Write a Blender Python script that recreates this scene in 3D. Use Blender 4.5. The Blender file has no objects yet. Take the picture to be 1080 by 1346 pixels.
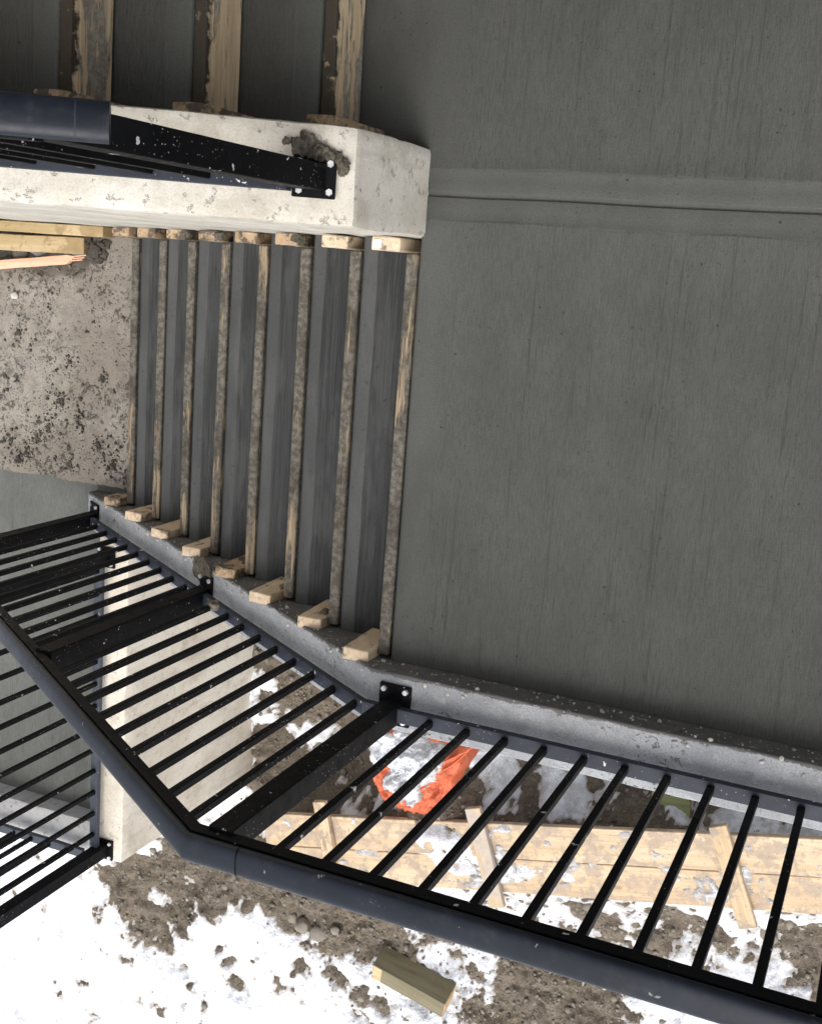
import bpy, bmesh, math, random
import numpy as np
from mathutils import Vector, Matrix
random.seed(7)
sc = bpy.context.scene
R = math.radians

# ------------------------------------------------------------------ camera
cd = bpy.data.cameras.new('camera')
cam = bpy.data.objects.new('camera', cd)
sc.collection.objects.link(cam)
cd.sensor_width = 36.0
cd.sensor_fit = 'AUTO'
cd.lens = 36.0 * 1540.0 / 1346.0
cd.clip_start = 0.02
cd.clip_end = 2000.0
right = Vector((-0.91518, -0.07267, -0.39643))
down = Vector((-0.14657, 0.97627, 0.15941))
fwd = Vector((0.37544, 0.20400, -0.90412))
cam.matrix_world = Matrix((
    (right.x, -down.x, -fwd.x, 0.0),
    (right.y, -down.y, -fwd.y, 0.0),
    (right.z, -down.z, -fwd.z, 3.1),
    (0, 0, 0, 1)))
sc.camera = cam

# ------------------------------------------------------------------ world, sun, exposure
SUN_EL, SUN_AZ = 60.0, 112.0          # azimuth measured from +X towards +Y
w = bpy.data.worlds.new('World')
sc.world = w
w.use_nodes = True
nt = w.node_tree
bg = nt.nodes['Background']
sky = nt.nodes.new('ShaderNodeTexSky')
sky.sky_type = 'NISHITA'
sky.sun_disc = False
sky.sun_elevation = R(SUN_EL)
sky.sun_rotation = R(90.0 - SUN_AZ)
sky.air_density = 1.0
sky.dust_density = 4.0
sky.ozone_density = 1.0
hs = nt.nodes.new('ShaderNodeHueSaturation')
hs.inputs['Saturation'].default_value = 0.30
nt.links.new(sky.outputs[0], hs.inputs['Color'])
nt.links.new(hs.outputs[0], bg.inputs['Color'])
bg.inputs['Strength'].default_value = 0.15
sl = bpy.data.lights.new('sun', 'SUN')
sl.energy = 1.1
sl.angle = R(60)
sl.color = (1.0, 0.965, 0.91)
so = bpy.data.objects.new('sun', sl)
sc.collection.objects.link(so)
sd = Vector((math.cos(R(SUN_EL)) * math.cos(R(SUN_AZ)), math.cos(R(SUN_EL)) * math.sin(R(SUN_AZ)), math.sin(R(SUN_EL))))
so.rotation_euler = (-sd).to_track_quat('-Z', 'Y').to_euler()
so.location = sd * 30
vs = sc.view_settings
vs.view_transform = 'Standard'
vs.look = 'None'
vs.exposure = 0.80
vs.gamma = 1.0
vs.use_curve_mapping = False
sc.render.engine = 'CYCLES'
sc.cycles.use_denoising = True
sc.cycles.max_bounces = 8

# ------------------------------------------------------------------ material helpers
class N:
    def __init__(s, name):
        s.m = bpy.data.materials.new(name)
        s.m.use_nodes = True
        s.t = s.m.node_tree
        s.b = s.t.nodes['Principled BSDF']
        s.co = s.t.nodes.new('ShaderNodeTexCoord')
        s.geo = s.t.nodes.new('ShaderNodeNewGeometry')
    def set(s, sock, v):
        if hasattr(v, 'is_output') or isinstance(v, bpy.types.NodeSocket):
            s.t.links.new(v, sock)
        elif v is not None:
            if isinstance(v, (tuple, list)) and len(v) == 3 and sock.type == 'RGBA':
                v = (*v, 1)
            sock.default_value = v
    @property
    def pos(s): return s.geo.outputs['Position']
    @property
    def obj(s): return s.co.outputs['Object']
    def mp(s, v, scale=(1, 1, 1), rot=(0, 0, 0), loc=(0, 0, 0)):
        n = s.t.nodes.new('ShaderNodeMapping')
        s.set(n.inputs[0], v)
        n.inputs['Scale'].default_value = scale
        n.inputs['Rotation'].default_value = rot
        n.inputs['Location'].default_value = loc
        return n.outputs[0]
    def noise(s, v, scale, detail=4, rough=.55, dist=0, col=False):
        n = s.t.nodes.new('ShaderNodeTexNoise')
        s.set(n.inputs['Vector'], v)
        n.inputs['Scale'].default_value = scale
        n.inputs['Detail'].default_value = detail
        n.inputs['Roughness'].default_value = rough
        n.inputs['Distortion'].default_value = dist
        return n.outputs['Color' if col else 'Fac']
    def voro(s, v, scale, feat='F1', rnd=1.0):
        n = s.t.nodes.new('ShaderNodeTexVoronoi')
        n.feature = feat
        s.set(n.inputs['Vector'], v)
        n.inputs['Scale'].default_value = scale
        n.inputs['Randomness'].default_value = rnd
        return n.outputs['Distance']
    def ramp(s, f, a, b, lo=0.0, hi=1.0):
        n = s.t.nodes.new('ShaderNodeMapRange')
        n.interpolation_type = 'SMOOTHSTEP'
        s.set(n.inputs[0], f)
        n.inputs[1].default_value = a
        n.inputs[2].default_value = b
        n.inputs[3].default_value = lo
        n.inputs[4].default_value = hi
        return n.outputs[0]
    def ma(s, op, a, b=None, c=None):
        n = s.t.nodes.new('ShaderNodeMath')
        n.operation = op
        s.set(n.inputs[0], a)
        if b is not None: s.set(n.inputs[1], b)
        if c is not None: s.set(n.inputs[2], c)
        return n.outputs[0]
    def mix(s, f, a, b, mode='MIX'):
        n = s.t.nodes.new('ShaderNodeMix')
        n.data_type = 'RGBA'
        n.blend_type = mode
        s.set(n.inputs['Factor'], f)
        s.set(n.inputs[6], a)
        s.set(n.inputs[7], b)
        return n.outputs[2]
    def sep(s, v):
        n = s.t.nodes.new('ShaderNodeSeparateXYZ')
        s.set(n.inputs[0], v)
        return n.outputs
    def rnd(s):
        n = s.t.nodes.new('ShaderNodeObjectInfo')
        return n.outputs['Random']
    def offs(s, v, k=13.7):
        n = s.t.nodes.new('ShaderNodeVectorMath')
        n.operation = 'ADD'
        s.set(n.inputs[0], v)
        c = s.t.nodes.new('ShaderNodeCombineXYZ')
        r = s.ma('MULTIPLY', s.rnd(), k)
        for i in range(3): s.set(c.inputs[i], r)
        s.set(n.inputs[1], c.outputs[0])
        return n.outputs[0]
    def bump(s, h, strength=.5, dist=.01, prev=None):
        n = s.t.nodes.new('ShaderNodeBump')
        n.inputs['Strength'].default_value = strength
        n.inputs['Distance'].default_value = dist
        s.set(n.inputs['Height'], h)
        if prev is not None: s.set(n.inputs['Normal'], prev)
        return n.outputs[0]
    def done(s, col, rough=.7, nrm=None, metal=0.0, spec=.5):
        s.set(s.b.inputs['Base Color'], col)
        s.set(s.b.inputs['Roughness'], rough)
        s.b.inputs['Metallic'].default_value = metal
        s.b.inputs['Specular IOR Level'].default_value = spec
        if nrm is not None: s.set(s.b.inputs['Normal'], nrm)
        return s.m

def m_fresh(name, smooth_fn, g=1.0):
    """fresh broomed concrete; smooth_fn(n) gives 1 where the surface is trowelled smooth"""
    n = N(name)
    sm = smooth_fn(n)
    br = n.ma('SUBTRACT', 1.0, sm)
    streak = n.noise(n.mp(n.pos, (95, 2.0, 95)), 1.0, 4, .65, .5)
    fine = n.noise(n.mp(n.pos, (300, 26, 300)), 1.0, 3, .6, .3)
    grain = n.noise(n.pos, 210, 3, .65)
    big = n.noise(n.pos, 1.1, 5, .6)
    mid = n.noise(n.mp(n.pos, (7, 3.5, 7)), 1.0, 5, .65)
    sel = n.ramp(n.noise(n.mp(n.pos, (6, .6, 6)), 1.0, 3, .6), .44, .56)
    pit = n.ramp(n.voro(n.pos, 12), .05, .03)
    pit2 = n.ma('MULTIPLY', n.ramp(n.noise(n.pos, 85, 3, .6), .65, .69), n.ramp(n.noise(n.pos, 6, 3), .48, .6))
    line = n.ma('MULTIPLY', n.ma('MULTIPLY', n.ramp(streak, .58, .66), sel), br)
    c = n.mix(n.ramp(big, .38, .62), (.054, .0555, .050), (.069, .071, .0645))
    c = n.mix(n.ma('MULTIPLY', n.ramp(mid, .42, .62), .45), c, (.082, .084, .077))
    c = n.mix(n.ma('MULTIPLY', n.ramp(grain, .42, .62), .28), c, (.026, .0265, .024))
    c = n.mix(n.ma('MULTIPLY', n.ma('MULTIPLY', n.ramp(fine, .45, .62), br), .34), c, (.026, .0265, .024))
    c = n.mix(n.ma('MULTIPLY', line, .22), c, (.02, .02, .019))
    c = n.mix(n.ma('MULTIPLY', n.ma('MAXIMUM', pit, n.ma('MULTIPLY', pit2, .75)), .75), c, (.022, .022, .021))
    h = n.ma('ADD', n.ma('MULTIPLY', n.ma('ADD', n.ma('MULTIPLY', line, -1.2), fine), br), n.ma('MULTIPLY', grain, .5))
    b1 = n.bump(h, .45, .005)
    b2 = n.bump(n.noise(n.pos, 16, 5, .62), .22, .008, b1)
    b3 = n.bump(n.ma('MULTIPLY', n.ma('MAXIMUM', pit, pit2), -1.0), .6, .004, b2)
    ro = n.ma('ADD', n.ma('MULTIPLY', br, .08), n.ramp(big, .38, .62, .5, .62))
    if g != 1.0: c = n.mix(1.0, c, (g, g, g), 'MULTIPLY')
    return n.done(c, ro, b3, 0, .3)

def sm_landing(n):
    x, y, z = n.sep(n.pos)
    wv = n.ma('MULTIPLY', n.ma('SUBTRACT', n.noise(n.pos, 3, 2), .5), .03)
    d = n.ma('ABSOLUTE', n.ma('ADD', n.ma('ADD', y, .203), wv))
    j = n.ramp(d, .075, .068)
    e = n.ramp(n.ma('ADD', x, wv), 1.19, 1.28, 0, .7)
    return n.ma('MAXIMUM', n.ma('MULTIPLY', j, .85), e)
def sm_stepA(n):      # smooth near the nosing (object origin at the nosing, tread runs to -x)
    x, y, z = n.sep(n.obj)
    wv = n.ma('MULTIPLY', n.ma('SUBTRACT', n.noise(n.mp(n.pos, (30, 2, 30)), 1, 2), .5), .02)
    return n.ramp(n.ma('ADD', x, wv), -.062, -.054)
def sm_stepB(n):
    x, y, z = n.sep(n.obj)
    wv = n.ma('MULTIPLY', n.ma('SUBTRACT', n.noise(n.pos, 3, 2), .5), .02)
    return n.ramp(n.ma('ADD', x, wv), .088, .080)
def sm_none(n):
    return n.ma('MULTIPLY', n.ma('ADD', n.rnd(), 0), 0)

def m_stepA():
    n = N('broomed stair concrete')
    sm = sm_stepA(n)
    br = n.ma('SUBTRACT', 1.0, sm)
    pv = n.offs(n.pos, 41)
    streak = n.noise(n.mp(pv, (170, 2.6, 40)), 1.0, 5, .72, .35)
    deep = n.noise(n.mp(n.pos, (70, 1.0, 40)), 1.0, 3, .6, .2)
    big = n.noise(n.pos, 2.3, 4, .55)
    rag = n.noise(n.mp(n.pos, (12, 40, 10)), 1, 3, .6)
    c = n.mix(n.ramp(big, .4, .6), (.052, .0535, .0525), (.067, .0685, .067))
    patch = n.noise(n.mp(pv, (6, 1.7, 6)), 1.0, 4, .65)
    st2 = n.ma('ADD', streak, n.ma('MULTIPLY', n.ma('SUBTRACT', patch, .5), .5))
    dark = n.mix(n.ramp(st2, .40, .64), (.046, .048, .0485), (.02, .0205, .021))
    c = n.mix(br, c, dark)
    c = n.mix(n.ma('MULTIPLY', n.ramp(n.noise(n.pos, 170, 3, .65), .42, .62), .3), c, (.03, .031, .031))
    c = n.mix(n.ma('MULTIPLY', n.ramp(n.noise(n.mp(n.pos, (14, 3, 14)), 1, 4, .6), .48, .62), .3), c, (.095, .096, .095))
    pit = n.ramp(n.noise(n.pos, 60, 3, .6), .66, .70)
    c = n.mix(n.ma('MULTIPLY', pit, .6), c, (.02, .02, .02))
    h = n.ma('MULTIPLY', n.ma('ADD', streak, n.ma('MULTIPLY', deep, .8)), br)
    b1 = n.bump(h, .8, .008)
    b2 = n.bump(n.ma('MULTIPLY', rag, sm), .22, .006, b1)
    return n.done(c, n.ma('ADD', n.ma('MULTIPLY', br, .2), .46), b2, 0, .3)

def m_old(name, a, b, stain, st_amt=.5, pits=1.0, spec=.3):
    n = N(name)
    big = n.noise(n.pos, 1.9, 5, .6)
    mid = n.noise(n.pos, 9, 5, .65)
    fine = n.noise(n.pos, 90, 3, .6)
    c = n.mix(n.ramp(big, .4, .6), a, b)
    c = n.mix(n.ma('MULTIPLY', n.ramp(mid, .5, .66), st_amt), c, stain)
    c = n.mix(n.ma('MULTIPLY', n.ramp(fine, .35, .7), .12), c, tuple(v * .55 for v in stain))
    vp = n.voro(n.pos, 34)
    p1 = n.ma('MULTIPLY', n.ramp(vp, .16, .10), n.ramp(n.noise(n.pos, 6, 2), .52, .64))
    p2 = n.ramp(n.voro(n.pos, 11), .06, .035)
    p = n.ma('MULTIPLY', n.ma('MAXIMUM', p1, p2), pits)
    c = n.mix(n.ma('MULTIPLY', p, .75), c, (.06, .055, .05))
    run = n.noise(n.mp(n.pos, (11, 11, 1.4)), 1.0, 5, .65, .3)
    c = n.mix(n.ma('MULTIPLY', n.ramp(run, .5, .64), .34), c, tuple(v * .8 for v in stain))
    gn = n.noise(n.pos, 230, 2, .6)
    c = n.mix(n.ma('MULTIPLY', n.ramp(gn, .5, .64), .22), c, tuple(v * .45 for v in stain))
    chip = n.ma('MULTIPLY', n.ramp(n.noise(n.mp(n.pos, (1, 1, 1)), 24, 5, .7), .60, .645), pits)
    c = n.mix(n.ma('MULTIPLY', chip, .5), c, tuple(v * .42 for v in stain))
    p = n.ma('MAXIMUM', p, chip)
    b1 = n.bump(n.ma('ADD', n.ma('MULTIPLY', mid, .7), n.ma('MULTIPLY', fine, .4)), .25, .006)
    b2 = n.bump(n.ma('MULTIPLY', p, -1), .8, .006, b1)
    return n.done(c, .82, b2, 0, spec)

def m_curb():
    n = N('cast curb concrete')
    n2 = n
    big = n.noise(n.pos, 2.4, 5, .6)
    mid = n.noise(n.pos, 12, 5, .65)
    fine = n.noise(n.pos, 110, 3, .6)
    c = n.mix(n.ramp(big, .4, .6), (.29, .30, .318), (.37, .38, .398))
    c = n.mix(n.ma('MULTIPLY', n.ramp(mid, .47, .62), .4), c, (.22, .22, .216))
    c = n.mix(n.ma('MULTIPLY', n.ramp(n.noise(n.pos, 190, 3, .65), .46, .6), .3), c, (.10, .10, .10))
    c = n.mix(n.ma('MULTIPLY', n.ramp(n.noise(n.pos, 36, 4, .65), .60, .66), .45), c, (.42, .42, .42))
    # honeycombed pits, denser in patches
    patch = n.ramp(n.noise(n.pos, 3.1, 3, .6), .47, .60)
    p1 = n.ma('MULTIPLY', n.ramp(n.noise(n.mp(n.pos, (1, 1, 1)), 58, 3, .6, .6), .60, .66), patch)
    p2 = n.ramp(n.voro(n.pos, 15), .075, .05)
    p = n.ma('MAXIMUM', p1, p2)
    c = n.mix(n.ma('MULTIPLY', p, .6), c, (.07, .067, .062))
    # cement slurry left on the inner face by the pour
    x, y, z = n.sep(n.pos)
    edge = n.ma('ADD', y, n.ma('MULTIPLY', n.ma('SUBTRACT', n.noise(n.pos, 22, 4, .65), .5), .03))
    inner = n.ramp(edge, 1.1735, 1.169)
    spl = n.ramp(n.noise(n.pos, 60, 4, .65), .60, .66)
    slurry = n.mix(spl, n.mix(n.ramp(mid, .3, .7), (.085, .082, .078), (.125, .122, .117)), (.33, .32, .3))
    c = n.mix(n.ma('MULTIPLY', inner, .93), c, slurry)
    b1 = n.bump(n.ma('ADD', mid, n.ma('MULTIPLY', fine, .8)), .4, .005)
    b2 = n.bump(n.ma('MULTIPLY', p, -1), .9, .008, b1)
    b2 = n.bump(n.noise(n.pos, 40, 5, .7), .5, .006, b2)
    return n.done(c, .85, b2, 0, .2)

def m_dirty():
    n = N('dirty sub-slab concrete')
    x, y, z = n.sep(n.pos)
    big = n.noise(n.pos, 2.6, 5, .6)
    mid = n.noise(n.pos, 16, 6, .7)
    fine = n.noise(n.pos, 120, 4, .7)
    c = n.mix(n.ramp(big, .4, .6), (.215, .187, .155), (.285, .258, .222))
    c = n.mix(n.ma('MULTIPLY', n.ramp(mid, .45, .62), .5), c, (.15, .138, .122))
    c = n.mix(n.ma('MULTIPLY', n.ramp(fine, .46, .62), .4), c, (.11, .10, .088))
    dens = n.ma('ADD', n.noise(n.pos, 3.4, 3, .55), n.ramp(y, .1, 1.05, -.05, .10))
    s1 = n.ma('MULTIPLY', n.ramp(n.noise(n.pos, 34, 5, .65), .54, .66, 0, .8), n.ramp(dens, .48, .60))
    s2 = n.ramp(n.noise(n.mp(n.pos, (1, .8, 1)), 6.5, 6, .7), .60, .70, 0, .6)
    s3 = n.ma('MULTIPLY', n.ramp(n.noise(n.pos, 70, 3, .6), .60, .64), n.ramp(n.noise(n.pos, 7, 3, .6), .46, .58))
    sp = n.ma('MAXIMUM', n.ma('MAXIMUM', s1, s2), s3)
    c = n.mix(n.ma('MULTIPLY', sp, .9), c, n.mix(n.ramp(n.noise(n.pos, 90, 3), .4, .6), (.020, .018, .016), (.075, .068, .058)))
    b1 = n.bump(n.ma('ADD', mid, n.ma('MULTIPLY', fine, .6)), .5, .012)
    b2 = n.bump(sp, .8, .012, b1)
    return n.done(c, .85, b2, 0, .25)

def m_wood(name, a, b, grime=(.06, .055, .05), g_amt=0.0, axis=1, gs=6.0, knots=True, sat=1.0):
    n = N(name)
    v = n.offs(n.obj)
    sc_ = [1.0, 1.0, 1.0]
    st = [55, 55, 55]; st[axis] = 2.2
    gr = n.noise(n.mp(v, tuple(st)), 1.0, 4, .6, .7)
    st2 = [14, 14, 14]; st2[axis] = .8
    gr2 = n.noise(n.mp(v, tuple(st2)), 1.0, 3, .5, 1.0)
    c = n.mix(n.ramp(gr2, .3, .7), a, b)
    c = n.mix(n.ma('MULTIPLY', n.ramp(gr, .45, .7), .38), c, tuple(x * .5 for x in a))
    if knots:
        stk = [9, 9, 9]; stk[axis] = 3.0
        k = n.ramp(n.voro(n.mp(v, tuple(stk)), 1.0), .13, .07)
        c = n.mix(n.ma('MULTIPLY', k, .55), c, (.16, .08, .035))
    g = n.noise(v, gs, 6, .7)
    gm = n.ramp(g, .62 - .3 * g_amt, .72 - .3 * g_amt)
    sp = n.ramp(n.noise(v, 46, 4, .6), .6, .66)
    if g_amt > 0:
        gcol = n.mix(n.noise(v, 30, 4, .6), grime, tuple(min(1, x * 2.1) for x in grime))
        c = n.mix(n.ma('MULTIPLY', n.ma('MAXIMUM', gm, n.ma('MULTIPLY', sp, min(1.0, g_amt * 1.3))), .93), c, gcol)
    b1 = n.bump(gr, .35, .003)
    b2 = n.bump(n.ma('ADD', gm, sp), .35 if g_amt else .1, .003, b1)
    return n.done(c, .78, b2, 0, .25)

def m_form(name, tan_a, tan_b, cake_a, cake_b, cover, dark_top=False):
    """lumber caked with cement: wood only shows through in worn streaks along the board (local y)"""
    n = N(name)
    v = n.offs(n.obj, 23)
    gr = n.noise(n.mp(v, (70, 2.5, 70)), 1.0, 4, .6, .6)
    wood = n.mix(n.ramp(gr, .4, .62), tan_a, tan_b)
    ck = n.noise(v, 55, 5, .7)
    ck2 = n.noise(v, 7, 4, .6)
    cake = n.mix(n.ramp(ck, .4, .62), cake_a, cake_b)
    cake = n.mix(n.ma('MULTIPLY', n.ramp(ck2, .45, .6), .5), cake, tuple(q * .5 for q in cake_a))
    ex = n.noise(n.mp(v, (42, 4.5, 30)), 1.0, 5, .7, .4)
    lng = n.noise(n.mp(v, (6, 1.6, 6)), 1.0, 3, .6)
    f = n.ma('ADD', n.ma('MULTIPLY', ex, .6), n.ma('MULTIPLY', lng, .4))
    show = n.ramp(f, cover - .025, cover + .03)
    if dark_top:
        x, y, z = n.sep(n.obj)
        zz = n.ma('ADD', z, n.ma('MULTIPLY', n.ma('SUBTRACT', n.noise(v, 16, 5, .65), .5), .11))
        show = n.ma('MULTIPLY', show, n.ramp(zz, -.012, -.028))
        dk = n.ramp(zz, -.03, -.014)
        cake = n.mix(dk, cake, (.045, .038, .028))
    c = n.mix(show, cake, wood)
    b1 = n.bump(n.ma('SUBTRACT', ck, show), .6, .005)
    b2 = n.bump(gr, .25, .003, b1)
    return n.done(c, .82, b2, 0, .22)

def m_paint(name, base, rough=.36, speck=.5, scuff=.5, spec=.26):
    n = N(name)
    big = n.noise(n.pos, 5, 4, .6)
    c = n.mix(n.ramp(big, .35, .7), base, tuple(v * 1.35 + .002 for v in base))
    dust = n.noise(n.pos, 24, 5, .7)
    c = n.mix(n.ma('MULTIPLY', n.ramp(dust, .5, .78), .22 * scuff), c, (.13, .13, .14))
    sx = n.ramp(n.noise(n.mp(n.pos, (9, 9, 60), (0, .5, .4)), 1, 4, .7, .5), .73, .77)
    c = n.mix(n.ma('MULTIPLY', sx, .4 * scuff), c, (.3, .3, .32))
    # dried cement spots, in patches
    pt = n.ramp(n.noise(n.pos, 3.0, 3, .6), .5 - .1 * speck, .66)
    s1 = n.ramp(n.voro(n.mp(n.pos, (1, 1, .8)), 80), .14, .09)
    s2 = n.ramp(n.noise(n.pos, 95, 3, .6, .5), .70, .73)
    sp = n.ma('MULTIPLY', n.ma('MAXIMUM', s1, s2), n.ma('MULTIPLY', pt, speck))
    s3 = n.ma('MULTIPLY', n.ramp(n.noise(n.pos, 34, 3, .55), .725 - .035 * speck, .74 - .035 * speck), speck)
    sp = n.ma('MAXIMUM', sp, s3)
    c = n.mix(sp, c, (.58, .57, .55))
    ro = n.ma('ADD', n.ma('MULTIPLY', sp, .5), n.ramp(dust, .4, .75, rough, rough + .18))
    b1 = n.bump(n.noise(n.pos, 240, 2, .5), .06, .002)
    b2 = n.bump(sp, .5, .003, b1)
    return n.done(c, ro, b2, 0, spec)

def m_dirt():
    n = N('wet gravelly dirt')
    big = n.noise(n.pos, 2.2, 5, .6)
    mid = n.noise(n.pos, 13, 6, .7)
    fine = n.noise(n.pos, 75, 5, .7)
    c = n.mix(n.ramp(big, .3, .7), (.205, .168, .125), (.12, .097, .073))
    c = n.mix(n.ramp(mid, .42, .62, 0, .7), c, (.25, .212, .165))
    c = n.mix(n.ramp(fine, .48, .64, 0, .75), c, (.06, .05, .04))
    st = n.ramp(n.voro(n.pos, 42), .22, .1)
    c = n.mix(n.ma('MULTIPLY', st, n.ramp(n.noise(n.pos, 50, 1), .5, .6)), c, (.32, .29, .25))
    b1 = n.bump(n.ma('ADD', mid, n.ma('MULTIPLY', fine, .8)), .9, .025)
    b2 = n.bump(st, .5, .012, b1)
    return n.done(c, .85, b2, 0, .3)

def m_snow():
    n = N('trodden snow')
    a = n.noise(n.pos, 6, 5, .6)
    f = n.noise(n.pos, 60, 4, .65)
    x_, y_, z_ = n.sep(n.pos)
    dirty = n.ramp(n.ma('ADD', n.noise(n.pos, 5.5, 6, .75), n.ramp(x_, 2.7, 1.9, 0, .07)), .52, .66)
    c = n.mix(n.ma('MULTIPLY', dirty, .6), n.mix(n.ramp(x_, 2.75, 2.1), (.80, .82, .86), (.70, .72, .765)), (.38, .375, .385))
    sp = n.ramp(n.noise(n.pos, 42, 3, .65), .675, .70)
    sp = n.ma('MULTIPLY', sp, n.ramp(n.noise(n.pos, 3.7, 2), .48, .6))
    c = n.mix(n.ma('MULTIPLY', sp, .85), c, (.11, .10, .09))
    b1 = n.bump(n.ma('ADD', a, n.ma('MULTIPLY', f, .4)), .8, .04)
    at = n.t.nodes.new('ShaderNodeAttribute'); at.attribute_name = 'thick'
    tk = n.ma('ADD', at.outputs['Fac'], n.ma('MULTIPLY', n.ma('SUBTRACT', n.noise(n.pos, 24, 6, .75), .5), .055))
    slush = n.mix(n.noise(n.pos, 45, 4, .6), (.26, .22, .18), (.52, .51, .50))
    c = n.mix(n.ramp(tk, .022, .0), c, slush)
    return n.done(c, .75, b1, 0, .2)

def m_tarp():
    n = N('orange tarp')
    a = n.noise(n.pos, 8, 4, .6)
    c = n.mix(n.ramp(a, .3, .7), (.52, .105, .042), (.60, .15, .07))
    d = n.ramp(n.noise(n.pos, 22, 5, .7), .58, .72)
    c = n.mix(n.ma('MULTIPLY', d, .4), c, (.2, .1, .07))
    b1 = n.bump(n.ma('ABSOLUTE', n.ma('SUBTRACT', n.noise(n.mp(n.pos, (1, 1, 2)), 15, 4, .6, .8), .5)), .8, .03)
    return n.done(c, .5, b1, 0, .4)

def m_flat(name, c, r=.6, metal=0, var=.25):
    n = N(name)
    a = n.noise(n.offs(n.obj), 20, 5, .65)
    cc = n.mix(n.ramp(a, .3, .7), tuple(v * (1 - var) for v in c), tuple(min(1, v * (1 + var)) for v in c))
    b = n.bump(n.noise(n.offs(n.obj), 55, 4, .6), .35, .004)
    return n.done(cc, r, b, metal)

def m_stone():
    n = N('loose stone')
    r = n.rnd()
    v = n.offs(n.obj, 31)
    a = n.noise(v, 14, 5, .65)
    c = n.mix(n.noise(n.mp(n.pos, (1, 1, 1)), 11, 1), (.10, .085, .068), (.30, .265, .22))
    c = n.mix(n.ramp(a, .35, .7, 0, .6), c, (.17, .155, .135))
    b = n.bump(n.noise(v, 60, 4, .6), .5, .006)
    return n.done(c, .8, b, 0, .3)

def m_mortar():
    n = N('spilled mortar')
    a = n.noise(n.pos, 60, 5, .7)
    c = n.mix(n.ramp(a, .35, .7), (.06, .053, .04), (.16, .142, .108))
    b = n.bump(a, .9, .01)
    return n.done(c, .85, b, 0, .3)

def m_label():
    n = N('printed lumber tag')
    x, y, z = n.sep(n.obj)
    bars = n.ramp(n.noise(n.mp(n.obj, (700, 0, 0)), 1, 1), .5, .53)
    inb = n.ma('MULTIPLY', n.ramp(n.ma('ABSOLUTE', x), .0118, .0112), n.ramp(n.ma('ABSOLUTE', n.ma('ADD', y, .002)), .0058, .0052))
    c = n.mix(n.ma('MULTIPLY', bars, inb), (.80, .80, .83), (.22, .22, .42))
    return n.done(c, .45)

M = dict(
    landing=m_fresh('fresh broomed concrete', sm_landing),
    stepA=m_stepA(),
    stepB=m_fresh('fresh upper stair concrete', sm_stepB),
    lower=m_fresh('fresh lower landing concrete', sm_none, 1.9),  # gain puts the brighter open-air light into this slab's colour
    wall=m_old('cast wall concrete', (.56, .525, .455), (.67, .64, .575), (.42, .375, .30), .5, .6),
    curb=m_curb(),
    curb2=m_old('lower curb concrete', (.40, .40, .40), (.50, .50, .50), (.3, .29, .27), .4, .6),
    cwall=m_old('cast retaining wall concrete', (.62, .565, .475), (.72, .675, .585), (.47, .40, .31), .55, .5),
    dirty=m_dirty(),
    found=m_old('foundation concrete', (.27, .26, .25), (.36, .35, .33), (.2, .18, .16), .6, 1),
    form=m_form('cement caked form lumber', (.22, .17, .115), (.34, .265, .18), (.075, .068, .056), (.155, .143, .12), .552),
    formB=m_form('worn upper form lumber', (.42, .32, .20), (.54, .42, .28), (.19, .172, .138), (.29, .265, .22), .475, True),
    cleat=m_wood('sawn lumber', (.56, .43, .295), (.66, .53, .385), (.09, .075, .06), .24, 2, 16.0, False),
    cleat_dirty=m_wood('grimy sawn lumber', (.36, .25, .15), (.46, .34, .22), (.05, .043, .036), .5, 2, 16.0, False),
    plank=m_wood('muddy pine plank', (.50, .37, .235), (.60, .47, .325), (.24, .19, .145), .52, 0, 12.0),
    batten=m_wood('pine batten', (.50, .37, .23), (.58, .45, .30), (.2, .165, .13), .42, 1, 9.0),
    batten2=m_wood('mud caked batten', (.46, .35, .23), (.55, .44, .31), (.27, .235, .20), .75, 1, 12.0),
    beam=m_wood('yellowed lumber', (.36, .27, .14), (.47, .37, .22), (.19, .135, .07), .45, 0, 8.0),
    lath=m_wood('split pink lath', (.68, .38, .25), (.76, .50, .36), (.4, .2, .13), 0.1, 0, 8.0, False),
    treated=m_wood('pressure treated timber', (.15, .13, .08), (.21, .185, .12), (.11, .095, .06), .3, 0, 10.0),
    treated_end=m_wood('sawn timber end', (.50, .36, .20), (.56, .42, .26), (.3, .15, .08), .3, 0, 20.0, False),
    black=m_paint('black rail paint', (.0022, .0024, .003), .5, .75, .07, .10),
    tube=m_paint('satin black handrail paint', (.006, .0085, .0145), .36, .3, .6, .30),
    rail=m_paint('dusty navy rail paint', (.016, .019, .029), .5, .95, 1.0),
    rail2=m_paint('cement dusted rail paint', (.045, .051, .064), .6, .9, 1.0),
    bolt=m_flat('zinc bolt', (.62, .62, .64), .5, .3),
    dirt=m_dirt(), snow=m_snow(), tarp=m_tarp(), stone=m_stone(), mortar=m_mortar(), label=m_label(),
    splat=m_flat('dried cement', (.40, .39, .37), .85),
    palestone=m_flat('pale stone', (.46, .43, .40), .8),
    green=m_wood('green treated board', (.22, .24, .10), (.28, .30, .15), (.1, .09, .06), .3, 0, 12.0, False),
    soil=m_flat('dark soil', (.05, .042, .034), .9, 0, .5),
    slab=m_old('overhead slab concrete', (.30, .29, .27), (.36, .35, .33), (.22, .21, .2), .4, .5),
)

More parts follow.
